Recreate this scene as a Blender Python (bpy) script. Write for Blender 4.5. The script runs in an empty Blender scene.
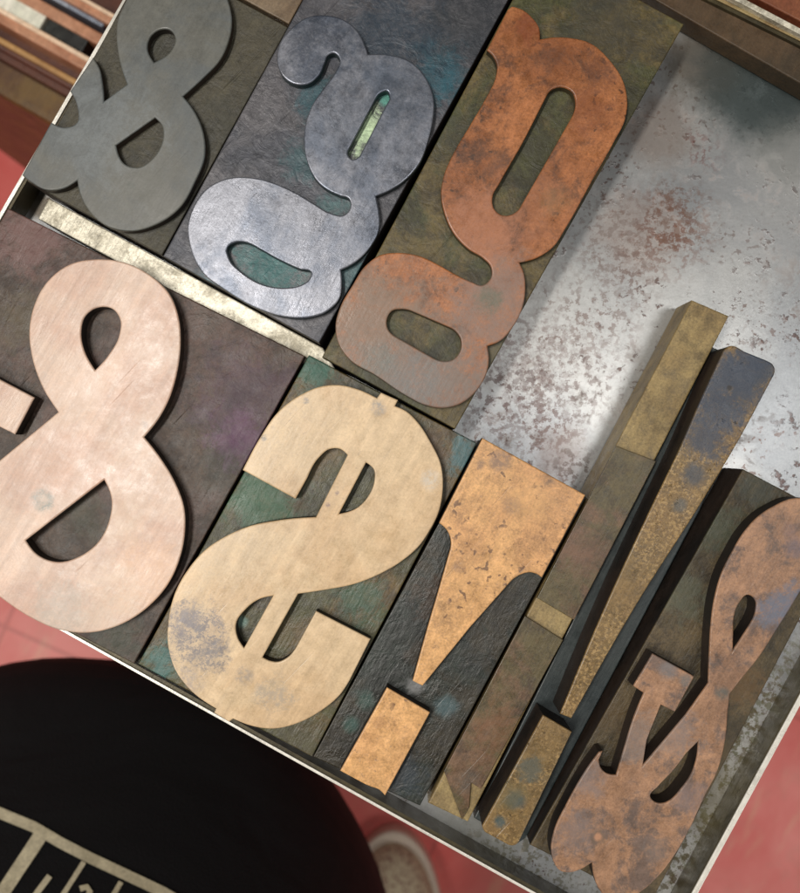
import bpy, bmesh, math, random
from mathutils import Vector
from mathutils.bvhtree import BVHTree
random.seed(7)
S = bpy.context.scene
C = S.collection
CAMZ = 0.2733          # lens height above the tray's base plate (metres)
ZF = 0.0233            # printing height of wood type
def sc(z): return 0.000287*(CAMZ-z)/(CAMZ-ZF)
def P(px, py, z=ZF):
    k = sc(z); return Vector(((px-400)*k, (446.5-py)*k, z))
GA = math.radians(-29.3)   # the tray and its rows are turned this much

# ------------------------------------------------------------------ materials
def newmat(name):
    m = bpy.data.materials.new(name); m.use_nodes = True
    nt = m.node_tree; nt.nodes.clear()
    return m, nt
class NB:
    def __init__(s, nt): s.nt = nt; s.n = nt.nodes; s.l = nt.links
    def add(s, t, **k):
        n = s.n.new(t)
        for a, v in k.items(): setattr(n, a, v)
        return n
    def put(s, node, key, v):
        if v is None: return
        if isinstance(v, bpy.types.NodeSocket): s.l.new(v, node.inputs[key])
        else: node.inputs[key].default_value = v
    def math(s, op, a, b=None, clamp=False):
        n = s.add('ShaderNodeMath', operation=op, use_clamp=clamp)
        s.put(n, 0, a); s.put(n, 1, b); return n.outputs[0]
    def mix(s, f, a, b, blend='MIX'):
        n = s.add('ShaderNodeMix', data_type='RGBA', blend_type=blend)
        s.put(n, 0, f); s.put(n, 6, a if not isinstance(a, tuple) else (*a[:3], 1)); s.put(n, 7, b if not isinstance(b, tuple) else (*b[:3], 1))
        return n.outputs[2]
    def ramp(s, f, lo, hi, inv=False):
        n = s.add('ShaderNodeMapRange', clamp=True, interpolation_type='SMOOTHSTEP'); s.put(n, 0, f); s.put(n, 1, lo); s.put(n, 2, hi)
        s.put(n, 3, 1.0 if inv else 0.0); s.put(n, 4, 0.0 if inv else 1.0); return n.outputs[0]
    def coords(s, scale=(1,1,1), rot=0.0, off=(0,0,0)):
        t = s.add('ShaderNodeTexCoord')
        r = s.add('ShaderNodeVectorRotate', rotation_type='Z_AXIS'); s.l.new(t.outputs['Object'], r.inputs['Vector']); r.inputs['Angle'].default_value = rot
        m = s.add('ShaderNodeMapping'); s.l.new(r.outputs[0], m.inputs['Vector'])
        m.inputs['Scale'].default_value = scale; m.inputs['Location'].default_value = off
        return m.outputs[0]
    def noise(s, scale, vec, detail=6, rough=.6, dist=0.0):
        n = s.add('ShaderNodeTexNoise'); s.put(n, 'Scale', scale); s.put(n, 'Vector', vec); s.put(n, 'Detail', detail); s.put(n, 'Roughness', rough); s.put(n, 'Distortion', dist)
        return n.outputs[0]
    def vor(s, scale, vec):
        n = s.add('ShaderNodeTexVoronoi'); s.put(n, 'Scale', scale); s.put(n, 'Vector', vec); return n.outputs[0]
    def out(s, col, rough, bump=None, bstr=.3, bdist=.0005, metal=0.0, spec=.5, coat=0.0):
        b = s.add('ShaderNodeBsdfPrincipled'); o = s.add('ShaderNodeOutputMaterial')
        s.put(b, 'Base Color', col if not isinstance(col, tuple) else (*col, 1)); s.put(b, 'Roughness', rough); s.put(b, 'Metallic', metal)
        s.put(b, 'Specular IOR Level', spec); s.put(b, 'Coat Weight', coat); b.inputs['Coat Roughness'].default_value = .25
        if bump is not None:
            u = s.add('ShaderNodeBump'); u.inputs['Strength'].default_value = bstr; u.inputs['Distance'].default_value = bdist
            s.l.new(bump, u.inputs['Height']); s.l.new(u.outputs[0], b.inputs['Normal'])
        s.l.new(b.outputs[0], o.inputs[0])
def L(r, g, b):   # 8-bit colour of the thing itself -> linear
    f = lambda c: (c/255/12.92) if c/255 <= .04045 else ((c/255+.055)/1.055)**2.4
    return (f(r), f(g), f(b))

def wear_mat(name, base, alt, dark, rough=.42, speck=.35, blotch=.4, patches=(), seed=0.0, grain=.12, altm=(.42,.62), bump=.25,
             metal=0.0, spec=.5, pits=.0, blotchm=(.6,.72), origin=(0,0), bigbump=0.0, coat=0.0, fine=900, patch_break=.5, grit=.75, sparkle=None, dots=0.0, grainy=.6, roughvar=.45, mul=1.0, swirl=.3):
    """worn wood or metal: two base tones, blotches, specks, fine grain, stains placed on the piece"""
    k_ = lambda c: tuple(q*mul for q in c)
    base, alt, dark = k_(base), k_(alt), k_(dark)
    m, nt = newmat(name); b = NB(nt)
    o = (seed, seed*1.7, seed*.3)
    v = b.coords(off=o); vg = b.coords(scale=(1, .13, 1), rot=-GA, off=o)
    n1 = b.ramp(b.noise(38, v, 8, .68, .4), *altm)
    col = b.mix(n1, base, alt)
    n2 = b.noise(95, v, 10, .74, swirl)
    col = b.mix(b.math('MULTIPLY', b.ramp(n2, *blotchm), blotch), col, dark)
    g = b.noise(fine, vg, 4, .6)
    gm = b.add('ShaderNodeMix', data_type='RGBA', blend_type='MULTIPLY')
    gr = b.math('MULTIPLY_ADD', g, 2*grain); 
    gr.node.inputs[2].default_value = 1-grain
    cc = b.add('ShaderNodeCombineColor'); [b.l.new(gr, cc.inputs[i]) for i in range(3)]
    b.put(gm, 0, 1.0); b.l.new(col, gm.inputs[6]); b.l.new(cc.outputs[0], gm.inputs[7]); col = gm.outputs[2]
    # grit : fine and middling mottling over everything
    q1 = b.noise(1500, v, 3, .7); q2 = b.noise(230, b.coords(off=(seed+9, 4, 1)), 7, .75, .3)
    qq = b.math('ADD', b.math('MULTIPLY', q1, grit), b.math('MULTIPLY', q2, grit*1.5))
    qa = b.math('ADD', qq, 1-grit*1.25)
    gq = b.add('ShaderNodeMix', data_type='RGBA', blend_type='MULTIPLY'); cq = b.add('ShaderNodeCombineColor'); [b.l.new(qa, cq.inputs[i]) for i in range(3)]
    b.put(gq, 0, 1.0); b.l.new(col, gq.inputs[6]); b.l.new(cq.outputs[0], gq.inputs[7]); col = gq.outputs[2]
    w1 = b.noise(150, b.coords(scale=(1, .05, 1), rot=-GA, off=(seed, 5, 5)), 5, .65)
    w2 = b.noise(620, b.coords(scale=(1, .035, 1), rot=-GA+.04, off=(seed, 1, 5)), 4, .7)
    wa = b.math('ADD', b.math('ADD', b.math('MULTIPLY', w1, .6), b.math('MULTIPLY', w2, .7)), .35)
    wq = b.add('ShaderNodeMix', data_type='RGBA', blend_type='MULTIPLY'); wc = b.add('ShaderNodeCombineColor'); [b.l.new(wa, wc.inputs[i]) for i in range(3)]
    b.put(wq, 0, grainy); b.l.new(col, wq.inputs[6]); b.l.new(wc.outputs[0], wq.inputs[7]); col = wq.outputs[2]
    if sparkle:
        k1 = b.ramp(b.noise(1000, b.coords(off=(seed, 2, 8)), 3, .75), .50, .60)
        k2 = b.ramp(b.noise(60, b.coords(off=(8, seed, 8)), 4, .6), .35, .6)
        col = b.mix(b.math('MULTIPLY', b.math('MULTIPLY', k1, k2), .75), col, sparkle)
    if dots:
        dn = b.noise(430, b.coords(off=(seed*2, 3, 0)), 2, .5)
        zone = b.ramp(b.noise(55, b.coords(off=(2, 5, seed)), 5, .6), .50, .60)
        dm = b.ramp(dn, .60, .66)
        col = b.mix(b.math('MULTIPLY', b.math('MULTIPLY', dm, zone), dots), col, dark)
    # specks
    n3 = b.noise(520, v, 5, .75)
    n3b = b.noise(70, b.coords(off=(seed+3, 1, 2)), 4, .6)
    sp = b.math('MULTIPLY', b.ramp(n3, .60, .68), b.math('MULTIPLY', b.ramp(n3b, .4, .6), speck))
    col = b.mix(sp, col, dark)
    # scratches
    vs = b.coords(scale=(1, .02, 1), rot=-GA+.25, off=o)
    s1 = b.math('MULTIPLY', b.ramp(b.noise(900, vs, 2, .5), .68, .74), b.ramp(b.noise(45, b.coords(off=(6, seed, 6)), 3, .6), .5, .62))
    col = b.mix(b.math('MULTIPLY', s1, .25), col, dark)
    rmask = None
    for (px, py, r, pc, st) in patches:
        pc = k_(pc); amp = 1.5 if r < 16 else 3.8
        w = P(px, py); c = (w.x-origin[0], w.y-origin[1], 0)
        vp = b.coords()
        sx = b.add('ShaderNodeSeparateXYZ'); b.l.new(vp, sx.inputs[0])
        dx = b.math('SUBTRACT', sx.outputs[0], c[0]); dy = b.math('SUBTRACT', sx.outputs[1], c[1])
        d = b.math('SQRT', b.math('ADD', b.math('MULTIPLY', dx, dx), b.math('MULTIPLY', dy, dy)))
        R = r*.000287
        nz = b.noise(210 if r < 40 else 110, b.coords(off=(px, py, 0)), 9, .82, .6)
        dd = b.math('ADD', b.math('DIVIDE', d, R), b.math('MULTIPLY', b.math('SUBTRACT', nz, .5), amp))
        mk = b.ramp(dd, .35, 1.15, inv=True)
        nb = b.ramp(b.noise(620, b.coords(off=(py, px, 0)), 6, .85), .44, .54)
        mk = b.math('MULTIPLY', mk, b.math('ADD', b.math('MULTIPLY', nb, patch_break), 1-patch_break))
        col = b.mix(b.math('MULTIPLY', mk, st), col, pc)
    h = b.math('ADD', b.math('MULTIPLY', g, .5), b.math('MULTIPLY', n2, .9))
    h = b.math('SUBTRACT', h, b.math('MULTIPLY', s1, .6))
    if pits: h = b.math('SUBTRACT', h, b.math('MULTIPLY', sp, pits))
    if bigbump:
        h = b.math('ADD', h, b.math('MULTIPLY', b.noise(170, v, 5, .6, 1.2), bigbump))
    rr = b.math('ADD', b.math('MULTIPLY', b.math('ADD', n2, b.math('SUBTRACT', q2, .5)), roughvar), rough-roughvar*.5)
    b.out(col, rr, h, bump, .0006, metal, spec, coat)
    return m

# ------------------------------------------------------------------ geometry helpers
def outline(txt, n=10):
    """'x,y x,y! ...' : smooth closed outline through the points, ! marks a sharp corner"""
    pts = []
    for t in txt.split():
        c = t.endswith('!'); x, y = t.rstrip('!').split(','); pts.append((float(x), float(y), c))
    N = len(pts); res = []
    for i in range(N):
        p0, p1, p2, p3 = pts[i-1], pts[i], pts[(i+1) % N], pts[(i+2) % N]
        a = Vector(p1[:2]); b = Vector(p2[:2])
        if p1[2] and p2[2]: res.append(tuple(a)); continue
        d = (b-a).length
        def tang(pm, pc, pn, corner, other):
            if corner: return None
            v1 = Vector(pc[:2])-Vector(pm[:2]); v2 = Vector(pn[:2])-Vector(pc[:2])
            l1, l2 = max(v1.length, 1e-6), max(v2.length, 1e-6)
            t = (v1/l1*l2+v2/l2*l1)/(l1+l2)
            if l1 > 2.6*l2: t = v1/l1
            elif l2 > 2.6*l1: t = v2/l2
            return t.normalized()*d
        t1 = tang(p0, p1, p2, p1[2], b); t2 = tang(p1, p2, p3, p2[2], a)
        if t1 is None: t1 = (b-a)*1.5-t2*.5
        if t2 is None: t2 = (b-a)*1.5-t1*.5
        for k in range(n):
            t = k/n
            q = a*(2*t**3-3*t**2+1)+t1*(t**3-2*t**2+t)+b*(-2*t**3+3*t**2)+t2*(t**3-t**2)
            res.append((q.x, q.y))
    return res
def link(ob, parent=None):
    C.objects.link(ob)
    if parent: ob.parent = parent
    return ob
def thing(name, label, cat, loc=(0,0,0), group=None):
    o = bpy.data.objects.new(name, None); C.objects.link(o); o.location = loc
    o.empty_display_size = .01
    o['label'] = label; o['category'] = cat
    if group: o['group'] = group
    return o
def prism(name, loops, z0, z1, mats, parent=None, org=(0,0,0), bev=.0003, zpx=None, world=False):
    """solid between z0 and z1 from pixel outlines (first loop outer, others holes), read on the plane zpx"""
    zpx = z1 if zpx is None else zpx
    cu = bpy.data.curves.new(name, 'CURVE'); cu.dimensions = '2D'; cu.fill_mode = 'BOTH'
    for lp in loops:
        sp = cu.splines.new('POLY'); sp.points.add(len(lp)-1); sp.use_cyclic_u = True
        for i, (x, y) in enumerate(lp):
            w = Vector((x, y, 0)) if world else P(x, y, zpx)
            sp.points[i].co = (w.x-org[0], w.y-org[1], 0, 1)
    cu.extrude = (z1-z0)/2-bev; cu.bevel_depth = bev; cu.bevel_resolution = 2; cu.offset = -bev
    tmp = bpy.data.objects.new('tmp', cu); C.objects.link(tmp)
    dg = bpy.context.evaluated_depsgraph_get(); dg.update()
    me = bpy.data.meshes.new_from_object(tmp.evaluated_get(dg)); me.name = name
    bpy.data.objects.remove(tmp); bpy.data.curves.remove(cu)
    for v in me.vertices: v.co.z += (z0+z1)/2-org[2]
    me.materials.clear()
    for m in mats: me.materials.append(m)
    for f in me.polygons:
        f.use_smooth = abs(f.normal.z) < .999 and f.area < 1e-4 and False
        f.material_index = (1 if (len(mats) > 1 and f.normal.z < .2) else 0)
    me.update()
    return link(bpy.data.objects.new(name, me), parent)
def mesh(name, verts, faces, mats, parent=None, org=(0,0,0), smooth=False, mi=None):
    me = bpy.data.meshes.new(name)
    me.from_pydata([(v[0]-org[0], v[1]-org[1], v[2]-org[2]) for v in verts], [], faces)
    for m in mats: me.materials.append(m)
    for i, f in enumerate(me.polygons):
        f.use_smooth = smooth
        if mi: f.material_index = mi[i]
    me.update()
    return link(bpy.data.objects.new(name, me), parent)
def bevel(ob, w, seg=2):
    m = ob.modifiers.new('bevel', 'BEVEL'); m.width = w; m.segments = seg; m.limit_method = 'ANGLE'; return ob
def block_thing(name, label, corners, z_sh, faces, m_body, m_face, m_side, cat='type block', group='wood type blocks', zf=ZF, bev=.00045, body_bev=.0004):
    """a type block: body up to the shoulder, raised printing face(s)"""
    ws = [P(x, y, z_sh) for x, y in corners]
    c = sum(ws, Vector())/len(ws); org = (c.x, c.y, 0.0)
    t = thing(name, label, cat, org, group)
    prism('body', [corners], .0004, z_sh, [m_body(org), m_side_dark], t, org, bev=body_bev)
    mf = m_face(org)
    for i, f in enumerate(faces):
        prism('printing_face', f, z_sh-.0002, zf, [mf, m_side], t, org, bev=bev, zpx=zf)
    return t

m_side_dark = wear_mat('inked_wood_side', L(52,40,32), L(34,28,24), L(18,15,13), .6, .3, .4, grain=.2)
m_side_olive = wear_mat('carved_wood_side', L(84,70,42), L(56,48,30), L(26,22,14), .6, .3, .4, grain=.2)
m_side_teal = wear_mat('oxidised_side', L(30,52,54), L(22,34,36), L(12,16,18), .5, .3, .4, grain=.2)

# ------------------------------------------------------------------ type blocks
# grey ampersand, top left
A_out = outline("126,0 117.5,20 117.5,50 121,67 127,84! 104,101! 102.5,82 99,67 93,57! 70,91! 75,100 78,112 77,122 65,127 51,122! 22,175! 31,182 45,189.5 62,188.7 77,180.5! 80,195 88,210 105,225 130,231 155,225 180,207.5 195,182 205,155 204,135 195,112 183,96! 205,76 220,60 229,40 232,20 228,0 215,-24 190,-40 160,-42 138,-26")
A_h1 = outline("154,62! 147.5,47.5 151,36 160,29.5 170,30 175,37.5 171,50")
A_h2 = outline("116,145! 155,117.5! 162.5,127 162.5,140 155,155 137.5,167 125,164 117.5,152")
block_thing('wood_type_ampersand', 'dull grey ampersand letterpress block at the left of the upper row', [(151,-48),(288,27),(162,255),(27,181)], .0202,
    [[A_out, A_h1, A_h2]],
    lambda o: wear_mat('grey_block_body', L(76,71,55), L(60,58,46), L(34,30,24), .55, .4, .5, seed=1, mul=.74, grain=.25, bigbump=1.0, origin=o, bump=.6, grit=1.2, altm=(.44,.56)),
    lambda o: wear_mat('grey_ink_face', L(92,92,86), L(84,88,88), L(60,58,54), .42, .2, .35, seed=2, grain=.06, origin=o, bump=.08, grit=.5,
        patches=[(131,185,5,L(80,84,78),.8),(110,130,60,L(118,124,126),.5)]), m_side_dark)
# pewter g
B_out = outline("368,54! 364,42 357,30 345,20 327,15 307,17 290,29 279,45 277,60 282,75 295,84 307,84 319,75 325,62 328,55 334,53 339.5,59 335,72 322,90 312,105 305,125 304,145 309,167 318,182 328,190 340,195.5 349,199 350,207 344,214.5 330,212.5 312,202 295,192 280,185 257,178 230,177.5 207.5,187.5 194,205 187.5,225 190,247.5 202.5,272.5 225,290 255,307.5 280,316 305,318 327.5,311 340,297.5 342,282.5 341,270! 355,262.5 370,247.5 379,230 379,210 376,196! 390,190 404,181 419,164 428,142 433,120 434,100 427.5,80 410,61 390,54.5")
B_h1 = outline("382,92 387,91 389.5,96 386,105 362,151 358,157 352.5,159 348,154 351,145 376,98")
B_h2 = outline("236,242 227.5,247.5 229,257.5 242.5,272.5 262.5,284 285,287.5 300,285 309,279 311,272.5 300,269 280,260 255,246 245,242")
block_thing('wood_type_letter', 'silvery pewter letter g block with teal tarnish and pale green slot', [(163,256),(319,343),(530,-40),(372,-127)], .0204,
    [[B_out, B_h1, B_h2]],
    lambda o: wear_mat('tarnished_block_body', L(104,102,106), L(76,78,86), L(30,32,38), .42, .5, .55, seed=4, mul=.74, grain=.2, bigbump=1.2, origin=o, bump=.42, metal=.25, blotchm=(.5,.66),
        patches=[(368,125,26,L(214,240,196),1.0),(386,95,9,L(96,172,156),.9),(440,70,40,L(42,100,116),.8),(320,100,26,L(50,96,106),.7),(270,265,48,L(40,104,104),.8),(395,30,60,L(44,62,78),.8),(335,204,22,L(70,112,114),.7),(302,160,24,L(44,92,98),.6),(198,285,20,L(60,100,110),.6),(350,270,30,L(40,100,104),.6),(470,10,60,L(48,54,60),.7)], patch_break=.3),
    lambda o: wear_mat('pewter_face', L(126,128,136), L(96,102,114), L(62,62,68), .34, .5, .5, seed=5, grain=.10, bump=.22, origin=o, metal=.6, bigbump=.15,
        patches=[(320,40,60,L(66,74,88),.7),(400,80,60,L(74,84,98),.6),(350,120,40,L(84,92,104),.5)]), m_side_teal)
# copper g
Cc_out = outline("540,39! 539,27 532,17 522,9 512,6! 508,9! 487,50! 493,56 497,66 495.5,77.5 486,97.5 470,125 452.5,155 444,175 441,193 445,215 455,235 470,250 482.5,257.5 491,267 491,277.5 482.5,285 471,281.5 455,274 437.5,264 420,256 397.5,252.5 380,255 365,266 352.5,285 341,305 335.5,325 339,345 350,360 375,375 405,395 425,405 442.5,408 460,404 475,392.5 486,375 489,360 487.5,346! 500,341 512.5,327.5 522.5,307.5 525.5,287.5 524,273 519.5,262.5! 537.5,257.5 552.5,247.5 567.5,225 592.5,180 615,140 625,120 627.5,100 624,82.5 610,60 590,42.5 570,37.5 552,37")
Cc_h1 = outline("551,90 560,87 572,92 575.5,103 570,120 540,172.5 520,207.5 512,214 502.5,215 494,208 492.5,197.5 500,182.5 520,147.5 545,99")
Cc_h2 = outline("400,309 412,311 450,327.5 460,337.5 460.5,350 452.5,359.5 440,360.5 430,356 395,336 387.5,327.5 387.5,317.5 392.5,310.5")
block_thing('wood_type_letter', 'copper orange letter g block with olive carved ground', [(322,357),(455,429),(684,24),(541,-54)], .0203,
    [[Cc_out, Cc_h1, Cc_h2]],
    lambda o: wear_mat('olive_block_body', L(104,90,52), L(76,76,42), L(48,42,30), .5, .4, .6, seed=8, mul=.74, grain=.2, bigbump=1.1, origin=o, bump=.5, grit=1.4, blotchm=(.46,.60), altm=(.44,.56), patch_break=.2,
        patches=[(610,20,60,L(64,62,52),.7),(540,150,26,L(60,58,38),.7),(500,340,40,L(108,104,90),.4),(455,130,30,L(62,66,52),.5)]),
    lambda o: wear_mat('copper_face', L(160,102,62), L(134,82,48), L(60,42,32), .38, .8, .65, seed=9, grain=.12, bump=.3, origin=o, blotchm=(.50,.64), grit=1.2, dots=.75,
        patches=[(390,350,80,L(122,106,94),.95),(450,380,60,L(122,106,96),.95),(370,310,55,L(130,106,88),.9),(490,310,50,L(134,110,98),.85),(500,280,36,L(136,112,100),.8),(485,230,50,L(166,112,84),.8),(530,200,40,L(158,104,72),.6),(600,70,22,L(98,62,44),.75),(530,25,20,L(120,62,38),.6),(560,55,22,L(120,70,38),.5),(410,385,40,L(108,112,112),.6),(380,360,20,L(100,104,98),.6),(487,300,16,L(84,100,84),.6),(585,110,26,L(124,72,44),.6),(555,200,16,L(124,92,60),.6),(500,160,12,L(84,62,52),.5),(490,170,9,L(84,62,52),.5)], patch_break=.4), m_side_olive)
# large pale ampersand
D_out = outline("58,412! 42.5,387.5 32.5,360 29,332.5 34,305 47.5,281 70,264 97.5,259 125,262.5 150,275 170,295 179,320 180.5,342.5 177.5,370 167.5,402.5 157,421 144,437! 160,457.5 175,482.5 184,507.5 185,530 180,557.5 167.5,585 147.5,607.5 120,625 87.5,633 57.5,629.5 30,617.5 0,597.5 -35,568 -70,525 -92,480 -92,435 -76,398 -52,352! 34.5,397.5! 15,434.5! -14,420! -30,445 -25,478! 0,460!")
D_h1 = outline("95,370! 84,350 81,332.5 86,315 100,307 112.5,309 120,320 119,335 109,354")
D_h2 = outline("25.5,540.5! 104,480! 111,497.5 109,520 97.5,542.5 80,556 57.5,562 37.5,555")
block_thing('wood_type_ampersand', 'large pale pinkish ampersand block with purplish ground in the lower row', [(8,208),(305,356),(134,664),(-162,510)], .0185,
    [[D_out, D_h1, D_h2]],
    lambda o: wear_mat('purple_block_body', L(92,68,58), L(82,64,50), L(34,25,22), .5, .4, .5, seed=12, mul=.74, grain=.25, bigbump=1.1, origin=o, bump=.5, grit=1.4, blotchm=(.46,.60), altm=(.44,.56), patch_break=.2,
        patches=[(245,400,60,L(86,62,80),.6),(235,440,34,L(112,70,108),.6),(25,235,40,L(128,92,88),.7),(20,320,34,L(96,84,54),.5),(110,640,30,L(62,78,62),.5),(225,470,34,L(62,66,54),.4),(75,515,30,L(66,70,48),.5)]),
    lambda o: wear_mat('pale_pear_wood_face', L(200,172,152), L(190,156,136), L(134,108,94), .36, .22, .35, seed=13, grainy=.8, grain=.10, bump=.18, origin=o, grit=.45, blotchm=(.62,.8), fine=600,
        patches=[(44,500,14,L(134,136,128),.95),(44,499,7,L(196,172,154),.8),(140,580,50,L(222,182,150),.6),(60,610,32,L(170,156,142),.7),(110,600,40,L(206,186,166),.5),(120,520,30,L(208,184,160),.5),(145,425,5,L(150,140,135),.7),(155,350,26,L(208,186,170),.5),(90,390,24,L(212,186,170),.4)]), m_side_dark)
# dollar-like S
E_out = outline("242.5,470! 260,437.5 277.5,412.5 300,395 322.5,386 340,385 357.5,389 377,398! 381,392.5! 398,400! 395,406! 406,411 418,422.5 430,441 441,465 443,487 438,514 430,530 420,545 400,562.5 380,574 355,584 325,590 298,594! 262.5,657.5! 270,661 277.5,662 287.5,657.5 296,647.5! 316,611! 370.5,639! 350,680! 340,695 322.5,710 300,722.5 272.5,729 247.5,725 233,719! 229,722! 214,713! 216,709! 192.5,692.5 175,670 167.5,643 168,622.5 175,592.5 187.5,570 205,550 230,534 245,527.5 280,520 316,517! 347.5,455! 340,449 330,449 319,457.5 307.5,477.5! 295.5,499!")
E_h1 = outline("366,462.5! 374,470 374.5,480 369,495 357.5,507.5 339,514!")
E_h2 = outline("273,596! 260,599 245,610 236,624 237.5,637.5 244,648!")
block_thing('wood_type_dollar_sign', 'cream reversed dollar sign block on mottled green ground', [(309,355),(477,443),(312,757),(138,664)], .0190,
    [[E_out, E_h1, E_h2]],
    lambda o: wear_mat('green_block_body', L(106,86,48), L(80,78,44), L(38,32,24), .42, .4, .5, seed=16, mul=.74, grain=.2, bigbump=1.1, origin=o, bump=.5, grit=1.4, blotchm=(.46,.60), altm=(.44,.56), patch_break=.2,
        patches=[(262,500,46,L(52,104,76),.8),(315,372,24,L(52,110,94),.8),(360,600,30,L(62,100,80),.7),(160,665,22,L(70,124,120),.8),(465,455,22,L(74,124,132),.8),(430,450,22,L(104,78,54),.7),(282,630,20,L(112,94,58),.6),(300,745,30,L(92,84,64),.5),(240,625,7,L(120,160,150),.8)]),
    lambda o: wear_mat('cream_maple_face', L(208,182,146), L(202,172,134), L(124,110,104), .32, .3, .2, seed=17, grain=.10, bump=.12, origin=o, grit=.5, grainy=.7, blotchm=(.66,.85), fine=500,
        patches=[(195,635,36,L(120,114,116),.95),(185,620,20,L(128,120,122),.9),(215,655,20,L(124,118,118),.85),(190,680,16,L(160,150,146),.6),(275,695,22,L(168,154,136),.8),(245,675,11,L(150,140,130),.7),(378,408,9,L(150,146,142),.8),(306,401,4,L(140,134,128),.8),(264,438,4,L(130,124,118),.8),(328,505,3,L(130,110,110),.8),(337,493,3,L(130,110,110),.8),(430,480,12,L(206,200,190),.6)], patch_break=.75), m_side_dark)
# wedge exclamation, orange
F_out = outline("482.5,438! 585.5,495! 542,577.5! 531,572.5 520,575 510,582.5 470,627.5! 460,640! 422.5,686! 412.5,681! 427.5,627.5 440,585 450,550 450.5,539 446,529 439,523!")
F_sq = outline("387,687.5! 430,712.5! 385,796! 379,790 371,787 366,785! 340,771!")
block_thing('wood_type_exclamation_mark', 'golden orange exclamation mark block with broad wedge and black carved ground', [(483,440),(586,497),(420,806),(313,757)], .0183,
    [[F_out], [F_sq]],
    lambda o: wear_mat('black_green_block_body', L(54,48,34), L(38,46,40), L(22,22,18), .38, .4, .5, seed=20, mul=.74, grain=.2, bigbump=1.1, origin=o, bump=.5, grit=1.4, blotchm=(.46,.60), altm=(.44,.56), patch_break=.2,
        patches=[(447,711,14,L(84,112,118),.7),(416,690,12,L(150,150,150),.7),(365,705,12,L(72,112,104),.5),(350,730,10,L(72,120,112),.5),(400,780,30,L(60,72,84),.5),(440,600,30,L(84,56,34),.5),(420,660,20,L(72,54,36),.5)]),  # pale grey patch at the neck paints a lit bit of shoulder
    lambda o: wear_mat('amber_wood_face', L(208,160,106), L(192,144,96), L(96,70,54), .36, .75, .55, seed=21, grain=.13, bump=.3, origin=o, pits=.8, grit=1.2, dots=.8, blotchm=(.56,.7), fine=700,
        patches=[(500,461,14,L(132,108,92),.85),(480,465,7,L(120,98,84),.8),(512,505,11,L(140,112,90),.7),(548,480,8,L(70,60,58),.7),(459,567,7,L(150,116,88),.6),(378,722,9,L(150,108,74),.5),(530,500,26,L(210,164,108),.4)]), m_side_dark)
# narrow bang
H_w = outline("730,346 746,352 768,361 774,366 774,375 739,440 700,505 640,599 571.5,718.5! 560,714! 609,598 652,506 678,452 703,395 723,352")
H_d = outline("543,715! 572,732! 520,840 516,845 508,845 486,833 482,826!")
block_thing('wood_type_exclamation_mark', 'narrow tilted exclamation mark block, slate blue at its head and speckled gold below', [(710,346),(763,370),(700,510),(526,838),(517,844),(474,818)], .0108,
    [[H_w], [H_d]],
    lambda o: wear_mat('slate_block_body', L(58,66,66), L(44,54,56), L(20,22,22), .42, .3, .4, seed=24, mul=.74, grain=.15, origin=o, bump=.3),
    lambda o: wear_mat('gold_speckled_face', L(112,92,58), L(124,98,60), L(62,50,34), .34, .8, .5, seed=25, grain=.3, bump=.5, origin=o, pits=.6, fine=420, grit=1.3, sparkle=L(170,140,92), altm=(.3,.7),
        patches=[(755,368,34,L(58,62,70),1.0),(735,375,40,L(58,66,80),1.0),(722,405,38,L(60,66,78),1.0),(705,440,28,L(64,68,78),.95),(694,475,15,L(70,72,76),.9),(680,505,9,L(84,84,80),.8),(530,770,16,L(84,88,80),.8),(515,800,12,L(60,80,84),.8),(500,822,8,L(50,78,84),.8),(510,795,20,L(100,92,62),.5),(729,388,3,L(40,36,30),.9)], patch_break=.12), m_side_dark)
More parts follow.
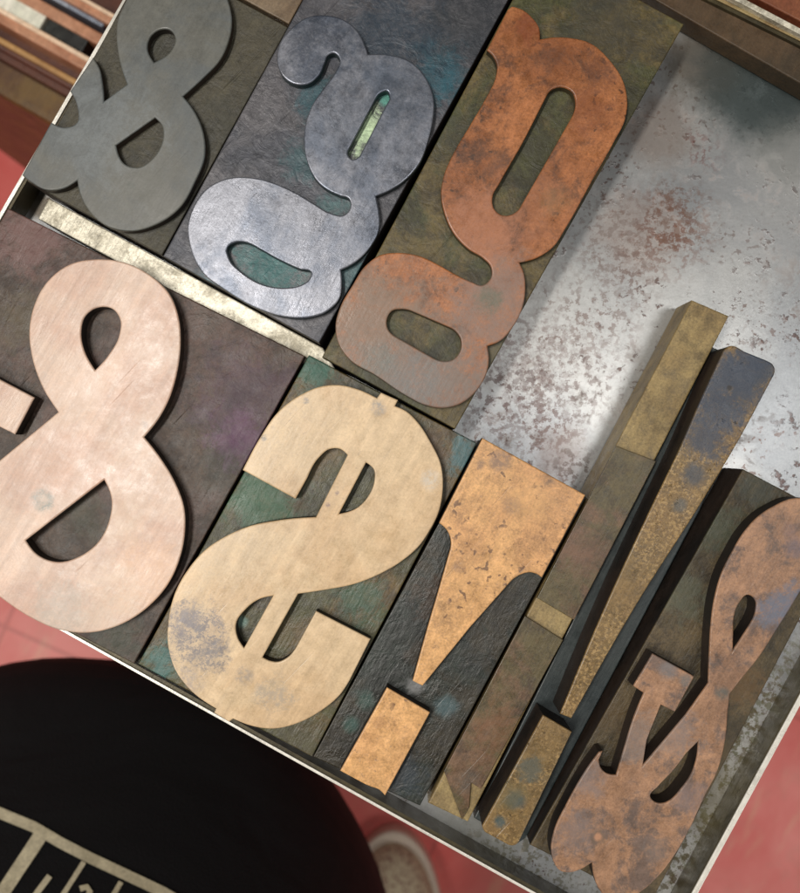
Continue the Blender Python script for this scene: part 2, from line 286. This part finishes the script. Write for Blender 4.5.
# right ampersand
I_out = outline("730,694! 744,676 760,656 774,634 800,592 822,552 832,522 822,504 800,498 790,499 776,505 760,515 744,532 732,552 722,572 714,600 710.5,628 709,655 708,683! 686,714! 643,765! 647,740! 661,705! 675,712! 694.5,676.5! 652.5,653.5! 633,686! 643.5,693! 634,716 624,748 616,775! 606,773 601,768 599,760! 603,751! 599,752! 588,767 578,783 566,805 554,831 551,849 554,863 560,871 568,873 580,870 592,863! 594,877 600,891 610,901 624,902 640,893 660,875 680,847 690,829 704,798 718,770 726,736 728,712")
I_h1 = outline("748,595 755,600 755.6,610 750,624! 733,650! 733.5,632 734,618 740,602")
I_h2 = outline("698,742! 696,760 690,776 680,790 674,797 664,803 655,802 650.5,797 658,787 674,770 686,754!")
block_thing('wood_type_ampersand', 'mottled rosy brown ampersand block against the right wall of the tray', [(743,469),(849,525),(650,905),(530,845)], .0165,
    [[I_out, I_h1, I_h2]],
    lambda o: wear_mat('brown_green_block_body', L(100,84,56), L(80,68,44), L(40,34,26), .5, .4, .5, seed=28, mul=.74, grain=.2, bigbump=1.1, origin=o, bump=.5, grit=1.4, blotchm=(.46,.60), altm=(.44,.56), patch_break=.2,
        patches=[(725,530,30,L(78,88,70),.6),(690,600,30,L(100,104,84),.6),(750,690,30,L(112,84,48),.7),(770,490,26,L(70,78,70),.6),(615,720,26,L(96,76,46),.6),(730,760,24,L(96,80,50),.6)]),
    lambda o: wear_mat('rosy_wood_face', L(160,122,94), L(136,104,82), L(80,74,74), .38, .5, .7, seed=29, grain=.12, bump=.3, origin=o, blotchm=(.47,.60), grit=1.0,
        patches=[(775,612,22,L(104,108,122),.95),(795,600,20,L(104,108,122),.95),(722,694,9,L(88,92,88),.8),(680,735,26,L(128,116,112),.7),(640,740,30,L(132,118,110),.7),(668,670,12,L(120,116,116),.7),(685,680,8,L(100,104,104),.7),(575,830,24,L(124,110,106),.7),(590,780,20,L(130,116,112),.7),(690,800,20,L(130,112,108),.7),(598,837,9,L(112,92,76),.8),(598,837,5,L(190,140,108),.8),(795,548,14,L(120,104,108),.7),(790,530,9,L(126,104,100),.6),(655,850,16,L(116,104,98),.6)], patch_break=.35), m_side_dark)

# ------------------------------------------------------------------ furniture strips, divider
def wood(name, base, alt, dark, seed, **k):
    d = dict(rough=.5, speck=.3, blotch=.3, seed=seed, grain=.22, bump=.35); d.update(k)
    return wear_mat(name, base, alt, dark, **d)
org = (*P(580, 560, .0153).xy, 0)
g = thing('wood_furniture_strip', 'long tan wooden spacing strip reaching up over the bare tray, topped by two brown slips', 'spacing strip', org)
prism('body', [[(692,300),(729,316),(468,822),(428,803)]], .0004, .0153, [wood('tan_strip_wood', L(146,126,84), L(128,108,70), L(80,66,44), 31, grit=1.3, blotch=.5, blotchm=(.5,.66))], g, org, bev=.0005)
ms = wood('brown_slip_wood', L(104,80,60), L(86,76,50), L(54,44,36), 33, blotch=.6, grit=1.3, altm=(.44,.56), blotchm=(.5,.64), rough=.38, patches=[(590,560,34,L(120,88,70),.5),(500,740,34,L(128,92,66),.6),(470,790,14,L(92,84,74),.6)], origin=org)
prism('slip', [[(616,446),(656,461),(574,620),(537,598)]], .01535, .0166, [ms], g, org, bev=.0002)
prism('slip', [[(525,616),(563,640),(481,789),(471,783),(469,808),(462,820),(444,771)]], .01535, .0166, [ms], g, org, bev=.0002)

def strip(name, label, cat, poly, z1, mat, z0=.0004, bev=.0004, z=None):
    ws = [P(x, y, z1) for x, y in poly]; c = sum(ws, Vector())/len(ws); o = (c.x, c.y, z0)
    ob = prism(name, [poly], z0, z1, [mat], None, o, bev=bev); ob.location = o
    ob['label'] = label; ob['category'] = cat
    return ob
m_alu = wear_mat('aluminium_bar', L(226,220,202), L(200,194,176), L(126,118,98), .42, .7, .7, seed=40, grain=.2, metal=.3, bump=.5, grit=1.2, altm=(.4,.6), blotchm=(.46,.62))
strip('divider_bar', 'bright pale metal bar lying between the two rows of type', 'divider', [(49,198),(323,348),(335,369),(311,367.5),(38,218.5)], .0150, m_alu)
strip('wood_furniture_strip', 'mottled tan brown wooden strip above the grey ampersand at the top edge', 'spacing strip', [(153,-50),(289,24),(312,-18),(176,-92)], .0165, wood('mottled_strip_wood', L(124,106,84), L(98,80,60), L(64,52,38), 42, blotch=.6))
strip('wood_reglet', 'dark brown wooden strip along the far wall beside the bare metal', 'spacing strip', [(596,-34),(866,121),(886,90),(616,-65)], .0085, wood('dark_reglet_wood', L(78,60,40), L(60,48,32), L(34,28,22), 43, blotch=.5))

# ------------------------------------------------------------------ tray
zr = .0105
co = [(-168,503),(256,-231),(1087,178.5),(659,965)]         # outer rim corners
W = [P(x, y, zr) for x, y in co]
cen = sum(W, Vector())/4; torg = (cen.x, cen.y, -.0015)
tray = thing('metal_tray', 'shallow metal galley tray with thin bright rim holding all the type', 'tray', torg)
def inset(ws, d):
    n = len(ws); res = []
    for i in range(n):
        a, b, c = ws[i-1].xy, ws[i].xy, ws[(i+1) % n].xy
        e1 = (b-a).normalized(); e2 = (c-b).normalized()
        n1 = Vector((e1.y, -e1.x)); n2 = Vector((e2.y, -e2.x))
        if (cen.xy-b).dot(n1) < 0: n1 = -n1
        if (cen.xy-b).dot(n2) < 0: n2 = -n2
        bi = (n1+n2); bi = bi/ (1+n1.dot(n2))
        res.append(b+bi*d)
    return res
# base plate : corroded galvanised steel
m, nt = newmat('corroded_tray_metal'); b = NB(nt)
v = b.coords(); v2 = b.coords(off=(4,2,1))
col = b.mix(b.ramp(b.noise(14, v, 6, .6, .5), .35, .65), L(184,184,182), L(150,153,156))
cl = b.ramp(b.noise(26, v2, 6, .6), .46, .62)
mid = b.math('MULTIPLY', b.ramp(b.noise(150, v, 8, .7, .5), .50, .62), b.math('MULTIPLY', cl, .55))
col = b.mix(mid, col, L(142,128,122))
sp = b.math('MULTIPLY', b.ramp(b.noise(330, v, 5, .65), .58, .64), b.ramp(b.noise(40, b.coords(off=(1,7,3)), 4, .6), .44, .58))
col = b.mix(b.math('MULTIPLY', sp, .85), col, L(82,58,52))
q = b.math('ADD', b.math('MULTIPLY', b.noise(1300, v, 3, .7), .5), b.math('ADD', b.math('MULTIPLY', b.noise(260, v, 7, .75), .5), .5))
gq = b.add('ShaderNodeMix', data_type='RGBA', blend_type='MULTIPLY'); cq = b.add('ShaderNodeCombineColor'); [b.l.new(q, cq.inputs[i]) for i in range(3)]
b.put(gq, 0, .8); b.l.new(col, gq.inputs[6]); b.l.new(cq.outputs[0], gq.inputs[7]); col = gq.outputs[2]
dn = b.noise(560, b.coords(off=(2,3,0)), 3, .55)
zone = b.ramp(b.noise(30, b.coords(off=(3.3,5,2)), 6, .65), .47, .60)
col = b.mix(b.math('MULTIPLY', b.math('MULTIPLY', b.ramp(dn, .58, .63), zone), .7), col, L(100,74,64))
sc1 = b.math('MULTIPLY', b.ramp(b.noise(800, b.coords(scale=(1,.03,1), rot=.4), 2, .5), .66, .72), b.ramp(b.noise(30, b.coords(off=(9,9,1)), 4, .6), .48, .6))
col = b.mix(b.math('MULTIPLY', sc1, .3), col, L(120,116,110))
# bands of stain where earlier type stood; dim reflection painted dark into the far corner
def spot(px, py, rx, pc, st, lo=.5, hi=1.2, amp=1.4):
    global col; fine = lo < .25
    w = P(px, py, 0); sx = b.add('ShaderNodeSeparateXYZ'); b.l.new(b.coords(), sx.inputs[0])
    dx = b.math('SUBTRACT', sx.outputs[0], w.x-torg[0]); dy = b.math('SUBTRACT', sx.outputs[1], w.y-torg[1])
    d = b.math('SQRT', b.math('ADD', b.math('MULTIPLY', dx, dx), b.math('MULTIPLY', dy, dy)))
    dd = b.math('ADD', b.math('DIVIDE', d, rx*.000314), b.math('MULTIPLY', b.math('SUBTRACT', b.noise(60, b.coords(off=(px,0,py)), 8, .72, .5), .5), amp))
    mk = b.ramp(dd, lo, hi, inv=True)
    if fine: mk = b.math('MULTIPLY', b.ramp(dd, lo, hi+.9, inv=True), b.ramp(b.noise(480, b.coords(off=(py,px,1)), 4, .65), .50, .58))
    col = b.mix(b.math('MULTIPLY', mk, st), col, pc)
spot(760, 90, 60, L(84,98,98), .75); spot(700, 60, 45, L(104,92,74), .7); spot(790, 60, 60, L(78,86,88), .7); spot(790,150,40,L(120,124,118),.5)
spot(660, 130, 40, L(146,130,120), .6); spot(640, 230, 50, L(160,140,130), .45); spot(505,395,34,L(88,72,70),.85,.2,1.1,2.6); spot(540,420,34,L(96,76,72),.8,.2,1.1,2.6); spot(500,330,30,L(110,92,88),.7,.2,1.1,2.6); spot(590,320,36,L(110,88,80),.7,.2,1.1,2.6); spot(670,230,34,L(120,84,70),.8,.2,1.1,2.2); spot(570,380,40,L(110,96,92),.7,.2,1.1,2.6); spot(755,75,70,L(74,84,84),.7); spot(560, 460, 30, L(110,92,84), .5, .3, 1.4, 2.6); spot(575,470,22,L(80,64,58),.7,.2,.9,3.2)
spot(540, 350, 34, L(120,104,100), .55, .2, 1.0, 3.2); spot(680,215,30,L(120,88,70),.6,.2,.9,3.2); spot(628,275,30,L(104,74,62),.6,.2,.8,3.4)
spot(700,150,22,L(120,60,50),.6,.1,.5,3.2); spot(770,200,80,L(190,190,190),.3); spot(520,370,30,L(100,86,84),.55,.2,.8,3.4); spot(600,240,40,L(120,100,92),.5,.2,.8,3.4)
spot(40,205,14,L(70,60,44),.9,.5,1.6,1.0); spot(470,850,60,L(150,150,140),.5); spot(740,770,120,L(112,112,90),.85,.2,1.2,2.2); spot(770,720,60,L(96,84,56),.8,.2,1.2,2.4); spot(690,870,60,L(84,74,48),.8,.2,1.2,2.4); spot(520,880,60,L(110,106,88),.8,.2,1.2,2.4); spot(720,800,60,L(100,90,54),.5,.3,1,2.6)  # first spot paints the left gully dark over the metal's bright reflection
h = b.math('ADD', b.math('MULTIPLY', b.noise(420, v, 6, .7), .6), b.math('MULTIPLY', sp, .8))
rough = b.math('ADD', b.math('MULTIPLY', mid, .4), .30)
b.out(col, rough, h, .12, .0004, .6)
m_base = m
inn = inset(W, .0006)
def solid(name, loops_world, z0, z1, mats, parent, org, bev=.0):
    return prism(name, loops_world, z0, z1, mats, parent, org, bev=bev, world=True)
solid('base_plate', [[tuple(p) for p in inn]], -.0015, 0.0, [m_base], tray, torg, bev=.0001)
m_wall = wear_mat('tray_wall_metal', L(74,66,44), L(60,54,38), L(36,32,24), .42, .5, .5, seed=45, grain=.2, metal=.3)
m_rim = wear_mat('tray_rim_metal', L(236,232,222), L(224,220,210), L(150,140,120), .3, .15, .15, seed=46, grain=.05, grit=.1, metal=.3)
m_rim_old = wear_mat('tarnished_rim_metal', L(150,132,92), L(120,96,64), L(70,50,34), .4, .4, .5, seed=47, metal=.3)
for i in range(4):
    a, c2 = W[i].xy, W[(i+1) % 4].xy
    A2, C2 = inset(W, .0020)[i], inset(W, .0020)[(i+1) % 4]
    a1, c1 = inset(W, .0003)[i], inset(W, .0003)[(i+1) % 4]
    solid('side_wall', [[tuple(a1), tuple(c1), tuple(C2), tuple(A2)]], .00005, zr-.0006, [m_wall], tray, torg, bev=.00002)
    rw = (.0012, .0010, .0017, .0009)[i]
    A3, C3 = inset(W, rw)[i], inset(W, rw)[(i+1) % 4]
    solid('rim', [[tuple(a), tuple(c2), tuple(C3), tuple(A3)]], zr-.00055, zr, [m_rim if i != 1 else m_rim_old], tray, torg, bev=.0002)

# ------------------------------------------------------------------ floor
FZ = -.85
m, nt = newmat('red_floor_paint'); b = NB(nt)
v = b.coords(); n = b.noise(5, v, 8, .65, .6)
col = b.mix(b.ramp(n, .35, .65), L(240,128,120), L(228,100,94))
col = b.mix(b.math('MULTIPLY', b.ramp(b.noise(22, v, 8, .7), .5, .7), .35), col, L(206,128,112))
br = b.add('ShaderNodeTexBrick'); br.offset = 0.0; b.put(br, 'Vector', b.coords(rot=.42, off=(.06,.11,0))); b.put(br, 'Scale', 1.0)
b.put(br, 'Mortar Size', .0028); b.put(br, 'Brick Width', .31); b.put(br, 'Row Height', .31); b.put(br, 'Mortar Smooth', .4)
col = b.mix(b.math('MULTIPLY', br.outputs['Fac'], .35), col, L(120,40,36))
vs = b.coords(scale=(1, .16, 1), rot=.5)
col = b.mix(b.math('MULTIPLY', b.ramp(b.noise(30, vs, 5, .7), .56, .70), .28), col, L(226,190,150))
b.out(col, b.math('ADD', b.math('MULTIPLY', n, .25), .28), b.math('ADD', n, b.math('MULTIPLY', br.outputs['Fac'], -.5)), .15, .002, 0, .55)
fl = mesh('floor', [(-4,-4,FZ),(4,-4,FZ),(4,4,FZ),(-4,4,FZ)], [(0,1,2,3)], [m]); fl['kind'] = 'structure'

# ------------------------------------------------------------------ rack behind / under the tray
ux = Vector((math.cos(GA), math.sin(GA))); uy = Vector((-ux.y, ux.x))
def obox(name, cpx, cpy, ln, wd, z0, z1, mat, parent, org, bv=.0015, shift=0):
    """box along the tray's row direction; centre seen at pixel (cpx,cpy) on its top plane, sizes in metres"""
    c = P(cpx, cpy, z1).xy + ux*shift
    vs = []
    for z in (z0, z1):
        for a, d in ((-1,-1),(1,-1),(1,1),(-1,1)):
            p = c+ux*(a*ln/2)+uy*(d*wd/2); vs.append((p.x, p.y, z))
    o = mesh(name, vs, [(3,2,1,0),(4,5,6,7),(0,1,5,4),(1,2,6,5),(2,3,7,6),(3,0,4,7)], [mat], parent, org)
    return bevel(o, bv)
m_or = wood('rack_orange_wood', L(184,134,104), L(160,108,80), L(110,64,38), 50, rough=.4)
m_cr = wood('rack_pale_edge', L(232,204,176), L(222,188,156), L(160,120,90), 51)
m_bk = wood('rack_dark_wood', L(88,48,32), L(70,38,28), L(36,20,16), 52)
m_tn = wood('rack_tan_edge', L(176,136,84), L(156,116,70), L(90,64,40), 53)
m_ol = wood('rack_olive_wood', L(104,78,36), L(84,56,30), L(46,28,16), 54)
m_black = wear_mat('black_box', L(28,28,26), L(38,40,36), L(16,16,16), .4, .2, .2, seed=55)
m_white = wear_mat('white_paper', L(232,228,212), L(214,214,196), L(170,170,150), .6, .1, .2, seed=56)
m_blue = wear_mat('blue_grey_metal', L(128,136,150), L(150,156,168), L(80,84,96), .35, .1, .2, seed=57, metal=.3)
zs = -.18; so = P(20, 10, zs)
rorg = (so.x, so.y, FZ)
rack = thing('wooden_rack', 'orange brown wooden rack of stepped rails behind the top left of the tray', 'rack', rorg)
LN = .46
obox('cabinet', 27, 64, LN, .045, FZ, zs-.030, m_ol, rack, rorg, .004, .03)          # low front ledge
obox('ledge', 24, 45, LN, .017, FZ, zs-.016, m_bk, rack, rorg, .002, .03)
obox('tan_edge', 22, 52, LN, .0030, FZ, zs-.012, m_tn, rack, rorg, .0008, .03)
obox('front_rail', 38, 36.5, LN, .0070, FZ, zs, m_or, rack, rorg, .001, .03)
obox('front_rail_edge', 38, 31, LN, .0025, FZ, zs+.001, m_cr, rack, rorg, .0006, .03)
obox('shelf', 50, -14, LN, .095, FZ, zs-.020, m_bk, rack, rorg, .001, .045)
obox('middle_rail', 62, 18, LN, .0062, zs-.020, zs, m_or, rack, rorg, .001, .03)
obox('back_rail', 77, 0, LN, .0060, zs-.020, zs, m_or, rack, rorg, .001, .03)
obox('back_rail_edge', 88, 1.5, LN, .0020, zs-.020, zs+.002, m_cr, rack, rorg, .0005, .03)
def small(name, label, cat, cx, cy, ln, wd, z0, z1, mat):
    c = P(cx, cy, z1); o3 = (c.x, c.y, z0)
    o = obox(name, cx, cy, ln, wd, z0, z1, mat, None, o3, .0008); o.location = o3; o['label'] = label; o['category'] = cat; return o
small('black_box', 'small black box slotted between the rails of the wooden rack', 'box', 66, 34, .0235, .0090, zs-.0198, zs-.002, m_black)
small('white_box', 'pale white box lying in the rack beside the small black box', 'box', 18, 10, .029, .0098, zs-.0198, zs-.001, m_white)
small('metal_rod', 'blue grey metal bar lying in the back slot of the rack', 'bar', 66, 2, .046, .0044, zs-.0198, zs-.004, m_blue)
# riser hidden under the tray, part of the rack: carries the tray
cb = Vector((.05, .0)); vs = []
for z in (FZ, -.0016):
    for a, d in ((-1,-1),(1,-1),(1,1),(-1,1)):
        p = cen.xy*.9+ux*(a*.085)+uy*(d*.07); vs.append((p.x, p.y, z))
mesh('riser', vs, [(3,2,1,0),(4,5,6,7),(0,1,5,4),(1,2,6,5),(2,3,7,6),(3,0,4,7)], [m_ol], rack, rorg)

# copper-brown board beyond the far wall of the tray
obd = strip('wooden_board', 'orange brown wooden board beyond the top right corner of the tray', 'board', [(560,-104),(1000,125),(1150,-170),(700,-420)], -.004, wood('orange_board_wood', L(140,86,56), L(122,70,46), L(76,46,30), 60), z0=-.03)
cl = strip('metal_clip_strip', 'thin pale metal edging strip with dark notches at the top right', 'edging', [(640,-50),(860,66),(862,61),(642,-55)], .0125, m_alu, z0=-.004, bev=.0001)

# ------------------------------------------------------------------ person leaning over
per = thing('person', 'person in a black printed top and pale perforated shoe standing below the tray', 'person', (-.15,-.5,FZ))
porg = (-.15,-.5,FZ)
m, nt = newmat('black_cotton'); b = NB(nt); v = b.coords()
b.out((.0032,.0032,.004), .85, b.math('ADD', b.noise(1400, v, 2, .5), b.math('MULTIPLY', b.noise(9, b.coords(scale=(1,.4,1)), 3, .5, 1.0), 14)), .5, .0009, 0, .3); m_cloth = m
m_print = wear_mat('cream_print', L(206,196,166), L(190,180,150), L(120,112,96), .8, .2, .3, seed=70)
m, nt = newmat('skin'); b = NB(nt); b.out((.5,.28,.2), .5, spec=.4); m_skin = m
m, nt = newmat('hair'); b = NB(nt); b.out((.03,.018,.01), .5, spec=.4); m_hair = m
# body: one continuous skinned figure
J = {'pel':(-.165,-.36,-.12,.10),'bel':(-.165,-.34,.0,.095),'che':(-.165,-.36,.17,.11),'nb':(-.165,-.37,.30,.05),'nk':(-.165,-.35,.37,.05),'hd':(-.165,-.32,.46,.075),'ht':(-.165,-.32,.55,.07),
 'sl':(-.335,-.37,.26,.05),'el':(-.40,-.42,.0,.036),'wl':(-.40,-.42,-.22,.024),'sr':(.0,-.37,.26,.05),'er':(.06,-.44,.02,.036),'wr':(.08,-.46,-.20,.024),
 'hl':(-.26,-.38,-.16,.075),'kl':(-.30,-.50,-.46,.052),'al':(-.31,-.71,-.77,.034),'fl':(-.31,-.55,-.82,.028),
 'hr':(-.08,-.38,-.16,.075),'kr':(-.03,-.54,-.46,.052),'ar':(-.009,-.72,-.77,.034),'fr':(-.009,-.55,-.82,.028)}
E = [('pel','bel'),('bel','che'),('che','nb'),('nb','nk'),('nk','hd'),('hd','ht'),('che','sl'),('sl','el'),('el','wl'),('che','sr'),('sr','er'),('er','wr'),
 ('pel','hl'),('hl','kl'),('kl','al'),('al','fl'),('pel','hr'),('hr','kr'),('kr','ar'),('ar','fr')]
for s_, wx, wy, wz in (('l',-.40,-.42,-.22),('r',.08,-.46,-.20)):
    J['p'+s_] = (wx, wy+.005, wz-.06, .020); E.append(('w'+s_, 'p'+s_))
    for k in range(4):
        fx = (k-1.5)*.017; ln = (.030,.036,.034,.026)[k]
        J['f%d%s' % (k, s_)] = (wx+fx*.6, wy+.012+abs(fx)*.1, wz-.085, .008); J['g%d%s' % (k, s_)] = (wx+fx, wy+.022, wz-.10-ln, .007)
        E += [('p'+s_, 'f%d%s' % (k, s_)), ('f%d%s' % (k, s_), 'g%d%s' % (k, s_))]
    J['t'+s_] = (wx+(.03 if s_ == 'l' else -.03), wy+.018, wz-.065, .009); E.append(('w'+s_, 't'+s_))
names = list(J); me = bpy.data.meshes.new('body'); me.from_pydata([Vector(J[k][:3])-Vector(porg) for k in names], [(names.index(a), names.index(c)) for a, c in E], [])
body = link(bpy.data.objects.new('body', me), per)
sk = body.modifiers.new('skin', 'SKIN')
for i, k in enumerate(names):
    me.skin_vertices[0].data[i].radius = (J[k][3], J[k][3]); me.skin_vertices[0].data[i].use_root = (k == 'pel')
body.modifiers.new('sub', 'SUBSURF').levels = 2; body.modifiers['sub'].render_levels = 2
me.materials.append(m_skin)
def loft(name, secs, mat, n=64, cap=True, wob=0):
    vs, fs = [], []
    for (z, cx, cy, rx, ry) in secs:
        for k in range(n):
            a = 2*math.pi*k/n; w = 1+wob*math.sin(5*a+z*14)+wob*.6*math.sin(9*a-z*22)
            vs.append((cx+rx*math.cos(a)*w, cy+ry*math.sin(a)*w, z))
    for i in range(len(secs)-1):
        for k in range(n): fs.append((i*n+k, i*n+(k+1) % n, (i+1)*n+(k+1) % n, (i+1)*n+k))
    if cap: fs.append(tuple(range((len(secs)-1)*n, len(secs)*n))); fs.append(tuple(reversed(range(n))))
    return mesh(name, vs, fs, [mat], per, porg, smooth=True), vs, fs
def smoothsecs(ss, m=5):
    r = []
    for i in range(len(ss)-1):
        p0 = ss[max(i-1,0)]; p1 = ss[i]; p2 = ss[i+1]; p3 = ss[min(i+2, len(ss)-1)]
        for k in range(m):
            t = k/m; r.append(tuple(.5*((2*p1[j])+(-p0[j]+p2[j])*t+(2*p0[j]-5*p1[j]+4*p2[j]-p3[j])*t*t+(-p0[j]+3*p1[j]-3*p2[j]+p3[j])*t**3) for j in range(5)))
    r.append(ss[-1]); return r
secs = smoothsecs([(-.36,-.178,-.325,.142,.130),(-.30,-.188,-.320,.178,.170),(-.22,-.190,-.309,.188,.188),(-.14,-.184,-.314,.178,.158),(-.05,-.165,-.325,.150,.120),(.08,-.165,-.35,.155,.115),(.2,-.165,-.365,.175,.115),(.28,-.165,-.37,.165,.09),(.325,-.165,-.37,.08,.06)])
shirt, sv, sf = loft('shirt', secs, m_cloth, wob=.006)
for lx, kx, ax in ((-.26,-.30,-.31),(-.08,-.03,-.009)):
    loft('trouser_leg', smoothsecs([(-.77,ax,-.715,.058,.062),(-.62,(ax+kx)/2,-.63,.064,.07),(-.46,kx,-.54,.072,.078),(-.32,(lx+kx)/2,-.44,.082,.09),(-.18,lx,-.37,.09,.10)]), m_cloth, 40)
for sgn, (sx, ex, ey) in ((-1,(-.335,-.40,-.42)),(1,(.0,.06,-.44))):
    loft('sleeve', smoothsecs([(.08,(sx+ex)/2+sgn*.012,(-.37+ey)/2-.01,.052,.056),(.18,sx+sgn*.012,-.38,.056,.06),(.27,sx-sgn*.01,-.37,.05,.055),(.31,sx-sgn*.03,-.37,.02,.03)]), m_cloth, 32)
loft('hair', smoothsecs([(.44,-.165,-.352,.075,.065),(.5,-.165,-.345,.086,.088),(.56,-.165,-.33,.085,.092),(.61,-.165,-.325,.062,.07),(.635,-.165,-.325,.015,.02)]), m_hair, 32)
# print lying on the shirt
bvh = BVHTree.FromPolygons([Vector(v) for v in sv], sf)
cam0 = Vector((0,0,CAMZ))
def on_shirt(px, py):
    d = (P(px, py, -.2)-cam0).normalized(); h = bvh.ray_cast(cam0, d)
    return (h[0]+h[1]*(.0008 if h[1].dot(d) < 0 else -.0008)) if h[0] else None
def print_strip(pts, w):
    V, F = [], []
    dense = []
    for (x0, y0), (x1, y1) in zip(pts[:-1], pts[1:]):
        nn = max(1, int(math.hypot(x1-x0, y1-y0)/4))
        dense += [(x0+(x1-x0)*k/nn, y0+(y1-y0)*k/nn) for k in range(nn)]
    dense.append(pts[-1])
    for i, (x, y) in enumerate(dense):
        a = dense[max(i-1,0)]; c = dense[min(i+1, len(dense)-1)]
        tx, ty = c[0]-a[0], c[1]-a[1]; l = math.hypot(tx, ty); nx, ny = -ty/l, tx/l
        row = [on_shirt(x+nx*w*s, y+ny*w*s) for s in (-.5,-.17,.17,.5)]
        if any(r is None for r in row): break
        V.append(row)
    base = len(PV)
    for r in V: PV.extend(r)
    for i in range(len(V)-1):
        for k in range(3): PF.append((base+i*4+k, base+i*4+k+1, base+i*4+k+5, base+i*4+k+4))
PV, PF = [], []
print_strip([(-60,790),(-30,802),(0,814),(34,828),(61,844),(90,859),(124,875),(162,893),(200,915)], 11)
print_strip([(40,838),(7,888),(-18,925)], 14)
print_strip([(84,863),(65,893),(50,917)], 5); print_strip([(121,883),(104,912)], 5)
print_strip([(50,877),(38,893),(28,908)], 6); print_strip([(80,890),(87,888),(90,893),(84,904)], 6)
mesh('shirt_print', PV, PF, [m_print], per, porg)
# shoes
m, nt = newmat('perforated_shoe_fabric'); b = NB(nt); v = b.coords()
d = b.vor(210, v); col = b.mix(b.ramp(d, .30, .46, inv=True), L(206,190,160), L(150,112,100)); b.out(col, .7, d, .3, .001); m_sh = m
m, nt = newmat('shoe_rubber'); b = NB(nt); b.out(L(226,208,190), .45); m_rub = m
def shoe(ax, toe_y):
    L_ = .27
    def ring(s, z, push=0):
        r = []
        for k in range(48):
            a = 2*math.pi*k/48; y = toe_y-.135+math.sin(a)*.135*s
            wdt = (.065 if math.sin(a) > 0 else .056-.012*math.sin(a)*-1)
            r.append((ax+math.cos(a)*wdt*s*(1.0), y, z))
        return r
    rings = [ring(.99,FZ+.001), ring(1.0,FZ+.006), ring(1.0,FZ+.024), ring(.985,FZ+.027), ring(.93,FZ+.0275)]
    vs = [p for r in rings for p in r]; fs = []
    for i in range(len(rings)-1):
        for k in range(48): fs.append((i*48+k, i*48+(k+1) % 48, (i+1)*48+(k+1) % 48, (i+1)*48+k))
    fs.append(tuple(reversed(range(48)))); fs.append(tuple(range(4*48, 5*48)))
    s = mesh('shoe_sole', vs, fs, [m_rub], per, porg, smooth=False)
    rings = [ring(.90,FZ+.027), ring(.88,FZ+.040), ring(.80,FZ+.052), ring(.62,FZ+.062), ring(.35,FZ+.070)]
    vs = [p for r in rings for p in r]; fs = []
    for i in range(len(rings)-1):
        for k in range(48): fs.append((i*48+k, i*48+(k+1) % 48, (i+1)*48+(k+1) % 48, (i+1)*48+k))
    fs.append(tuple(range(4*48, 5*48)))
    mesh('shoe', vs, fs, [m_sh], per, porg, smooth=True)
shoe(-.009, -.484); shoe(-.31, -.50)

# ------------------------------------------------------------------ light
w = bpy.data.worlds.new('World'); S.world = w; w.use_nodes = True
w.node_tree.nodes['Background'].inputs[0].default_value = (.95,.93,.9,1); w.node_tree.nodes['Background'].inputs[1].default_value = .06
def lamp(name, loc, sx, sy, power, col, rz=0, aim=None):
    l = bpy.data.lights.new(name, 'AREA'); l.shape = 'RECTANGLE'; l.size = sx; l.size_y = sy; l.energy = power; l.color = col
    o = bpy.data.objects.new(name, l); C.objects.link(o); o.location = loc
    if aim: 
        o.rotation_euler = (Vector(aim)-Vector(loc)).to_track_quat('-Z', 'Y').to_euler()
    else: o.rotation_euler = (0,0,rz)
    return o
lamp('ceiling_lamp', (-.52,.03,1.5), .13, .72, 19.5, (1,.95,.88), math.radians(-26))
lamp('ceiling_lamp', (.62,.02,1.7), .7, .30, 5.2, (1,.98,.95), 0)
lamp('ceiling_lamp', (-1.45,-.85,1.7), .5, .8, 16, (1,.95,.87), 0)
lamp('ceiling_lamp', (1.5,-1.6,1.7), .8, .8, 15, (1,.95,.87), 0)

# ------------------------------------------------------------------ camera
cd = bpy.data.cameras.new('camera'); cam = bpy.data.objects.new('camera', cd); C.objects.link(cam)
cam.location = (0,0,CAMZ); cam.rotation_euler = (0,0,0)
cd.sensor_fit = 'VERTICAL'; cd.sensor_height = 24; cd.lens = 24*(CAMZ-ZF)/(893*.000287)
cd.clip_start = .01; cd.clip_end = 50
cd.dof.use_dof = True; cd.dof.focus_distance = CAMZ-ZF; cd.dof.aperture_fstop = cd.lens/2.2
S.camera = cam
S.view_settings.view_transform = 'Standard'; S.view_settings.look = 'None'; S.view_settings.exposure = 0; S.view_settings.gamma = 1
